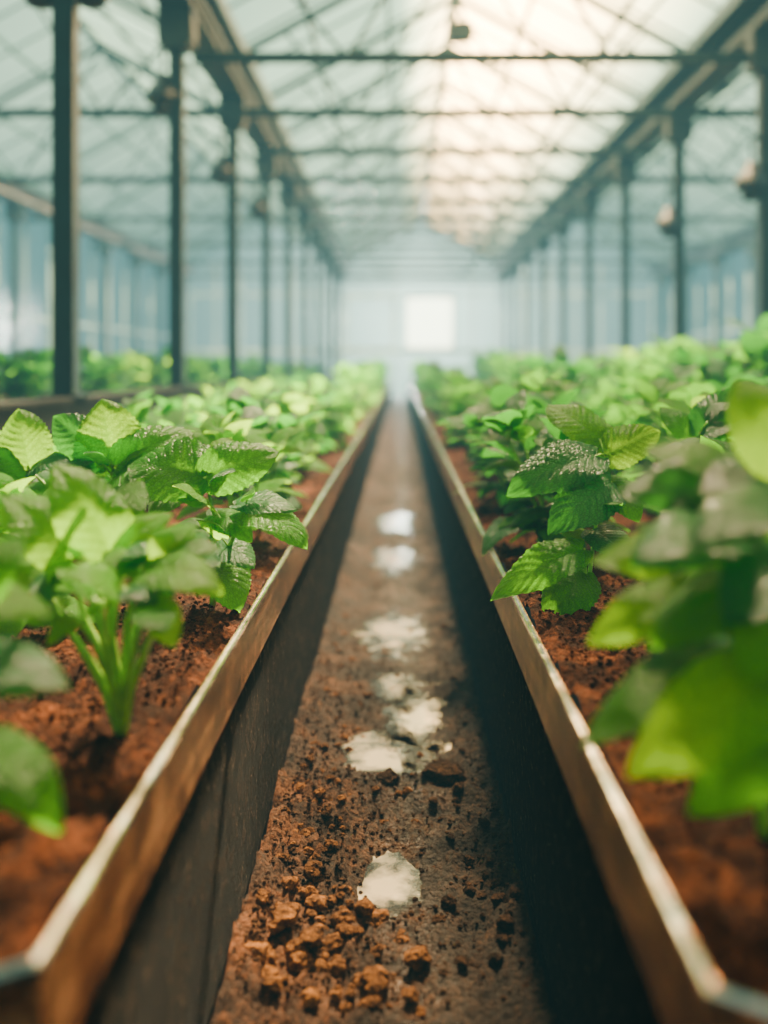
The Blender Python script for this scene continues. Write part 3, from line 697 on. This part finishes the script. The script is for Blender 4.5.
for x, nm in ((XL-W-.2, 'wall_left'), (XR+W+.2, 'wall_right')):
    mb = MB(); mb.v = [(x, -2, 0), (x, 29.95, 0), (x, 29.95, ZE), (x, -2, ZE)]; mb.face([0, 1, 2, 3]); w_ = mb.build(nm, M['wallglass'], kind='structure')
    mb = MB(); y = -1.5
    while y < 29.9: mb.box((x-.02, y, 0), (x+.02, y+.04, ZE)); y += 1.25
    mb.box((x-.02, -2, 1.7), (x+.02, 29.9, 1.75)); mb.build('mullions', M['pale'], w_)
YE = 29.98
mb = MB()
holes = [(-1.60, -0.18, H+.55, H+2.15), (0.15, 1.62, H+.55, H+2.15)]
def rect(x0, x1, z0, z1):
    o = len(mb.v); mb.v += [(x0, YE, z0), (x1, YE, z0), (x1, YE, z1), (x0, YE, z1)]; mb.face([o, o+1, o+2, o+3])
X0, X1 = XL-W, XR+W
rect(X0, X1, 0, H+.55); rect(X0, X1, H+2.15, ZE)
rect(X0, -1.60, H+.55, H+2.15); rect(-.18, .15, H+.55, H+2.15); rect(1.62, X1, H+.55, H+2.15)
for bx in (XL-W, XL, XR):
    o = len(mb.v); mb.v += [(bx, YE, ZE), (bx+W, YE, ZE), (bx+W/2, YE, ZR+.07)]; mb.face([o, o+1, o+2])
wb = mb.build('wall_back', M['endglass'], kind='structure')
mb = MB(); x = X0
while x < X1:
    if not any(a-.02 < x < b+.02 for a, b, _, _ in holes): mb.box((x-.02, YE-.05, 0), (x+.02, YE-.01, ZE))
    x += .768
mb.box((X0, YE-.05, H+2.17), (X1, YE-.01, H+2.22)); mb.box((X0, YE-.05, H+.45), (X1, YE-.01, H+.55)); mb.build('mullions', M['pale'], wb)
for i, (a, b, z0, z1) in enumerate(holes):
    mb = MB(); y = YE-.04
    mb.box((a, y, z0), (a+.05, y+.05, z1)); mb.box((b-.05, y, z0), (b, y+.05, z1)); mb.box((a, y, z1-.05), (b, y+.05, z1)); mb.box((a, y, z0), (b, y+.05, z0+.05))
    w_ = mb.build('window_%d' % (i+1), M['pale'], kind='structure')
    mb = MB(); mb.v = [(a, YE, z0), (b, YE, z0), (b, YE, z1), (a, YE, z1)]; mb.face([0, 1, 2, 3]); mb.build('pane', M['winglass'] if i else M['endglass'], w_)

lamp = empty('hanging_lamp', (0, 0, 0))
mb = MB(); mb.lathe((0, 0, 0), [(.02, .19), (.045, .18), (.05, .13), (.085, .10), (.125, .02), (.13, -.03), (.12, -.035), (.05, -.02)], 20); sh_ = mb.build('lamp_shade', M['black'], lamp, True)
mb = MB(); mb.lathe((0, 0, 0), [(.03, -.02), (.07, -.04), (.085, -.08), (.06, -.12), (.01, -.135)], 16); mb.build('bulb', M['black'], sh_, True)
mb = MB(); mb.tube([(0, 0, .18), (0, 0, .36), (0, 0, .40)], [.012, .012, .02], 8); mb.build('hanger', M['black'], lamp)
mb = MB(); mb.bar((0, 0, .38), (.13, 0, .38), .03, .03); mb.build('arm', M['black'], lamp)
fl = True
specs = [(XL-.13, 5.0, H+1.93, 0, 'lamp partly cut by the top left edge, left side of the nearest post'),
         (XL+.13, 5.0, H+1.93, PI, 'lamp cut by the top edge, right side of the nearest left post'),
         (XL-.11, 7.5, H+2.02, 0, 'round dark lamp hanging beside the second left post'),
         (XL-.11, 10.0, H+1.95, 0, 'small round dark lamp hanging beside the third left post'),
         (XL-.11, 12.5, H+1.98, 0, 'tiny blurred lamp hanging beside the fourth left post'),
         (XR-.11, 8.05, H+1.47, 0, 'dark lamp hanging beside the post at the right edge'),
         (XR-.11, 10.55, H+1.50, 0, 'small dark lamp hanging beside the second right post')]
for x, y, z, rz, lb in specs:
    o = lamp if fl else copy_tree(lamp); fl = False
    o.location = (x, y, z); o.rotation_euler = (0, 0, rz); tag(o, lb, 'lamp', 'dark lamps hanging from the posts')
r = empty('junction_box', (.62, 10.2, H+3.42), label='small dark box hanging under the roof ridge near the top', cat='box')
mb = MB(); mb.box((-.12, -.08, -.09), (.12, .08, .09)); mb.build('housing', M['steel'], r)
mb = MB(); mb.tube([(0, 0, .09), (0, 0, ZR-(H+3.42))], [.012, .012], 8); mb.build('hanger', M['steel'], r)

# ------------------------------------------------------------ world and lights
w = bpy.data.worlds.new('World'); bpy.context.scene.world = w; w.use_nodes = True
nt = w.node_tree; nt.nodes.clear(); out = nt.nodes.new('ShaderNodeOutputWorld')
bg = nt.nodes.new('ShaderNodeBackground'); bg.inputs[0].default_value = (.45, .7, .7, 1); bg.inputs[1].default_value = 1.0
nt.links.new(bg.outputs[0], out.inputs['Surface'])
SIG = 0.020; CH = (0.19, 0.47, 0.45)
ab = nt.nodes.new('ShaderNodeVolumeAbsorption'); ab.inputs['Color'].default_value = (0, 0, 0, 1); ab.inputs['Density'].default_value = SIG
em = nt.nodes.new('ShaderNodeEmission'); em.inputs[0].default_value = (*CH, 1); em.inputs[1].default_value = SIG
ad = nt.nodes.new('ShaderNodeAddShader'); nt.links.new(ab.outputs[0], ad.inputs[0]); nt.links.new(em.outputs[0], ad.inputs[1])
nt.links.new(ad.outputs[0], out.inputs['Volume'])
def point(name, loc, power, radius, col):
    l = bpy.data.lights.new(name, 'POINT'); l.energy = power; l.shadow_soft_size = radius; l.color = col
    o = bpy.data.objects.new(name, l); COL.objects.link(o); o.location = loc; return o
point('sun_glow', (1.3, 14.0, 15.0), 370000, 0.7, (1.0, .72, .38))
point('end_light', (0.95, 32.3, 2.2), 420, 0.4, (1.0, .86, .58))  # added lamp behind the end wall, makes the warm window pane glow
point('end_glow', (0.6, 33.2, 2.3), 13000, 0.8, (.85, 1.0, .86))  # added unseen lamp outside, brightens the glass of the end wall

cam = bpy.data.cameras.new('Camera'); co = bpy.data.objects.new('Camera', cam); COL.objects.link(co)
co.location = (0, 0, H); co.rotation_euler = (PI/2, 0, 0)
cam.lens = 36*F/1024; cam.sensor_width = 36; cam.sensor_fit = 'AUTO'
cam.shift_x = (384-CX)/1024; cam.shift_y = (CY-512)/1024
cam.clip_start = 0.02
cam.dof.use_dof = True; cam.dof.focus_distance = 1.72; cam.dof.aperture_fstop = 1.4
bpy.context.scene.camera = co
